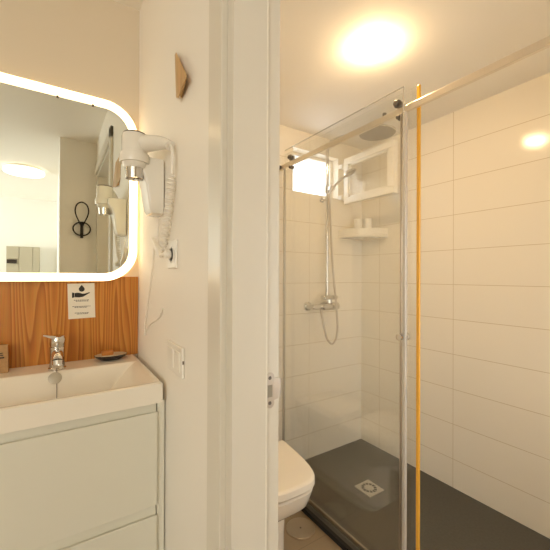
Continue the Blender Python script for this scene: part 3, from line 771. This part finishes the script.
# mixer: horizontal bar with a wall elbow on each side, lever on top
mz = -0.197
mx_ = BM()
for x in (1.400, 1.555):
    lathe(mx_, (x, YB - 0.0005, mz), (0, -1, 0), [(0, 0.031), (0.010, 0.030), (0.018, 0.020), (0.040, 0.016), (0.062, 0.015)], 26)
mix = obj('mixer_unions', mx_, M['chrome'], sc)
mb = BM()
lathe(mb, (1.385, 1.670, mz), (1, 0, 0), [(0, 0.014), (0.006, 0.016), (0.045, 0.016), (0.065, 0.018), (0.080, 0.026), (0.200, 0.027), (0.218, 0.025), (0.222, 0.018), (0.222, 0)], 28)
obj('mixer_body', mb, M['chrome'], sc)
ml = BM()
lathe(ml, (sx_ + 0.005, 1.668, mz + 0.022), (0, 0, 1), [(0, 0.022), (0.020, 0.022), (0.030, 0.020), (0.030, 0.0)], 24)
box(ml, sx_ - 0.056, sx_ + 0.066, 1.638, 1.688, mz + 0.045, mz + 0.072, 0.010, 3)
obj('mixer_lever', ml, M['chrome'], sc)
# hand shower on its slider
sl = BM(); lathe(sl, (sx_, sy_, 0.560), (0, 0, 1), [(0, 0.020), (0.045, 0.020)], 20); box(sl, sx_ - 0.012, sx_ + 0.025, sy_ - 0.050, sy_ - 0.014, 0.568, 0.598, 0.005)
obj('slider', sl, M['chrome'], sc)
hs = BM()
tube(hs, smooth_path([(1.500, 1.640, 0.535), (1.530, 1.632, 0.585), (1.580, 1.618, 0.640), (1.625, 1.605, 0.678)], 6), 0.0085, 12)
lathe(hs, (1.640, 1.600, 0.700), (0.35, -0.35, -0.87), [(-0.012, 0.0), (-0.010, 0.020), (0.002, 0.042), (0.014, 0.045), (0.016, 0.040), (0.016, 0)], 30)
hso = obj('hand_shower', hs, M['chrome'], sc)
obj('spray_face', lathe(BM(), (1.640, 1.600, 0.700), (0.35, -0.35, -0.87), [(0.0162, 0), (0.0162, 0.039), (0.0172, 0.038), (0.0172, 0)], 30), M['head_grey'], hso)
ho = BM()
tube(ho, smooth_path([(1.500, 1.640, 0.535), (1.5120, 1.646, 0.44), (1.5220, 1.645, 0.26), (1.535, 1.640, 0.05), (1.550, 1.633, -0.12), (1.563, 1.630, -0.26), (1.568, 1.630, -0.34), (1.556, 1.630, -0.405), (1.522, 1.630, -0.440), (1.482, 1.634, -0.405), (1.462, 1.642, -0.33), (1.456, 1.655, -0.26), (1.457, 1.667, -0.215)], 10), 0.0068, 10)
obj('shower_hose', ho, M['hose'], sc)

# corner shelf with two cups
cs = thing('corner_shelf', 'white quarter round corner shelf in the shower corner', 'shelf', (XW, YB, 0.285))
R_ = 0.235
def quarter(r, z, n=20): return [(XW - 0.0008, YB - 0.0008, z)] + [(XW - 0.0008 - r * math.cos(PI / 2 * k / n), YB - 0.0008 - r * math.sin(PI / 2 * k / n), z) for k in range(n + 1)]
q = BM(); loft(q, [quarter(R_ - 0.006, 0.272), quarter(R_, 0.278), quarter(R_, 0.288), quarter(R_ - 0.003, 0.291)])
obj('shelf_plate', q, M['ceramic'], cs)
q = BM(); N_ = 28
def arc(r, z): return [(XW - 0.0008 - r * math.cos(PI / 2 * k / N_), YB - 0.0008 - r * math.sin(PI / 2 * k / N_), z) for k in range(N_ + 1)]
loft(q, [arc(R_ - 0.0005, 0.2915) + arc(R_ - 0.0055, 0.2915)[::-1], arc(R_ - 0.0005, 0.331) + arc(R_ - 0.0055, 0.331)[::-1]])
obj('raised_rim', q, M['ceramic'], cs)
def cup(x, y, lab):
    o = lathe(BM(), (x, y, 0.2915), (0, 0, 1), [(0, 0), (0, 0.023), (0.004, 0.027), (0.112, 0.0305), (0.114, 0.0295), (0.111, 0.0275), (0.012, 0.022), (0.010, 0)], 30)
    tag(obj('cup', o, M['white_plastic']), lab, 'cup', 'cups on the corner shelf')
cup(1.797, 1.662, 'white cup on the corner shelf, the one nearer the shower window')
cup(1.839, 1.614, 'white cup on the corner shelf, the one nearer the right tiled wall')

# ------------------------------------------------------------------ seen in the mirror
# wire loop hook on the wall by the doorway
wh = thing('wire_hook', 'black wire hook with long loop and ring, seen in the mirror', 'hook', (0.19, YH, 0.30))
q = BM()
lp = [(0.190, 0.390), (0.178, 0.425), (0.150, 0.490), (0.142, 0.540), (0.156, 0.585), (0.190, 0.605), (0.224, 0.585), (0.238, 0.540), (0.230, 0.490), (0.202, 0.425), (0.190, 0.390)]
tube(q, smooth_path([(x, YH + 0.030, z) for x, z in lp], 6), 0.0052, 10)
obj('wire_loop', q, M['black'], wh)
q = BM(); tube(q, [(0.190 + 0.062 * math.cos(2 * PI * k / 36), YH + 0.026, 0.385 + 0.055 * math.sin(2 * PI * k / 36)) for k in range(36)], 0.0055, 10, closed=True)
obj('wire_ring', q, M['black'], wh)
q = BM(); tube(q, [(0.190, YH + 0.028, 0.440), (0.190, YH + 0.028, 0.310)], 0.011, 12)
for z in (0.43, 0.34): lathe(q, (0.190, YH + 0.0005, z), (0, 1, 0), [(0, 0.012), (0.020, 0.008)], 14)
obj('hook_stem', q, M['black'], wh)
# flat round ceiling light of the main room
cl2 = thing('ceiling_light', 'large flat round ceiling light of the main room, seen in the mirror', 'ceiling light', (-0.265, -1.42, ZC))
obj('lamp_base', lathe(BM(), (-0.265, -1.42, ZC), (0, 0, -1), [(0, 0), (0, 0.160), (0.022, 0.160), (0.022, 0)], 48), M['lamp_ring'], cl2)
obj('lamp_diffuser', lathe(BM(), (-0.265, -1.42, ZC - 0.0225), (0, 0, -1), [(0, 0.176), (0.020, 0.180), (0.036, 0.170), (0.045, 0.130), (0.048, 0.0)], 48), M['lamp_room'], cl2)
# beige tall cabinet against the far wall
tc_ = thing('tall_cabinet', 'beige tall cabinet with dark slot at the far wall, seen in the mirror', 'cabinet', (-0.365, -3.10, ZF))
x0_, x1_, zt = -0.555, -0.175, 0.407
obj('cabinet_body', box(BM(), x0_, x1_, -3.128, -3.02, ZF + 0.0005, zt), M['cab'], tc_, smooth=False)
for a_, b_, z0_, z1_ in ((x0_ + 0.004, x0_ + 0.140, 0.235, zt - 0.006), (x0_ + 0.004, x0_ + 0.140, ZF + 0.06, 0.150), (x0_ + 0.146, x0_ + 0.296, ZF + 0.06, zt - 0.006), (x0_ + 0.300, x1_ - 0.004, ZF + 0.06, zt - 0.006)):
    obj('cabinet_door', box(BM(), a_, b_, -3.0195, -3.002, z0_, z1_, 0.002), M['cab'], tc_, smooth=False)
obj('dark_slot', box(BM(), x0_ + 0.006, x0_ + 0.118, -3.0195, -3.006, 0.168, 0.222), M['oven'], tc_, smooth=False)
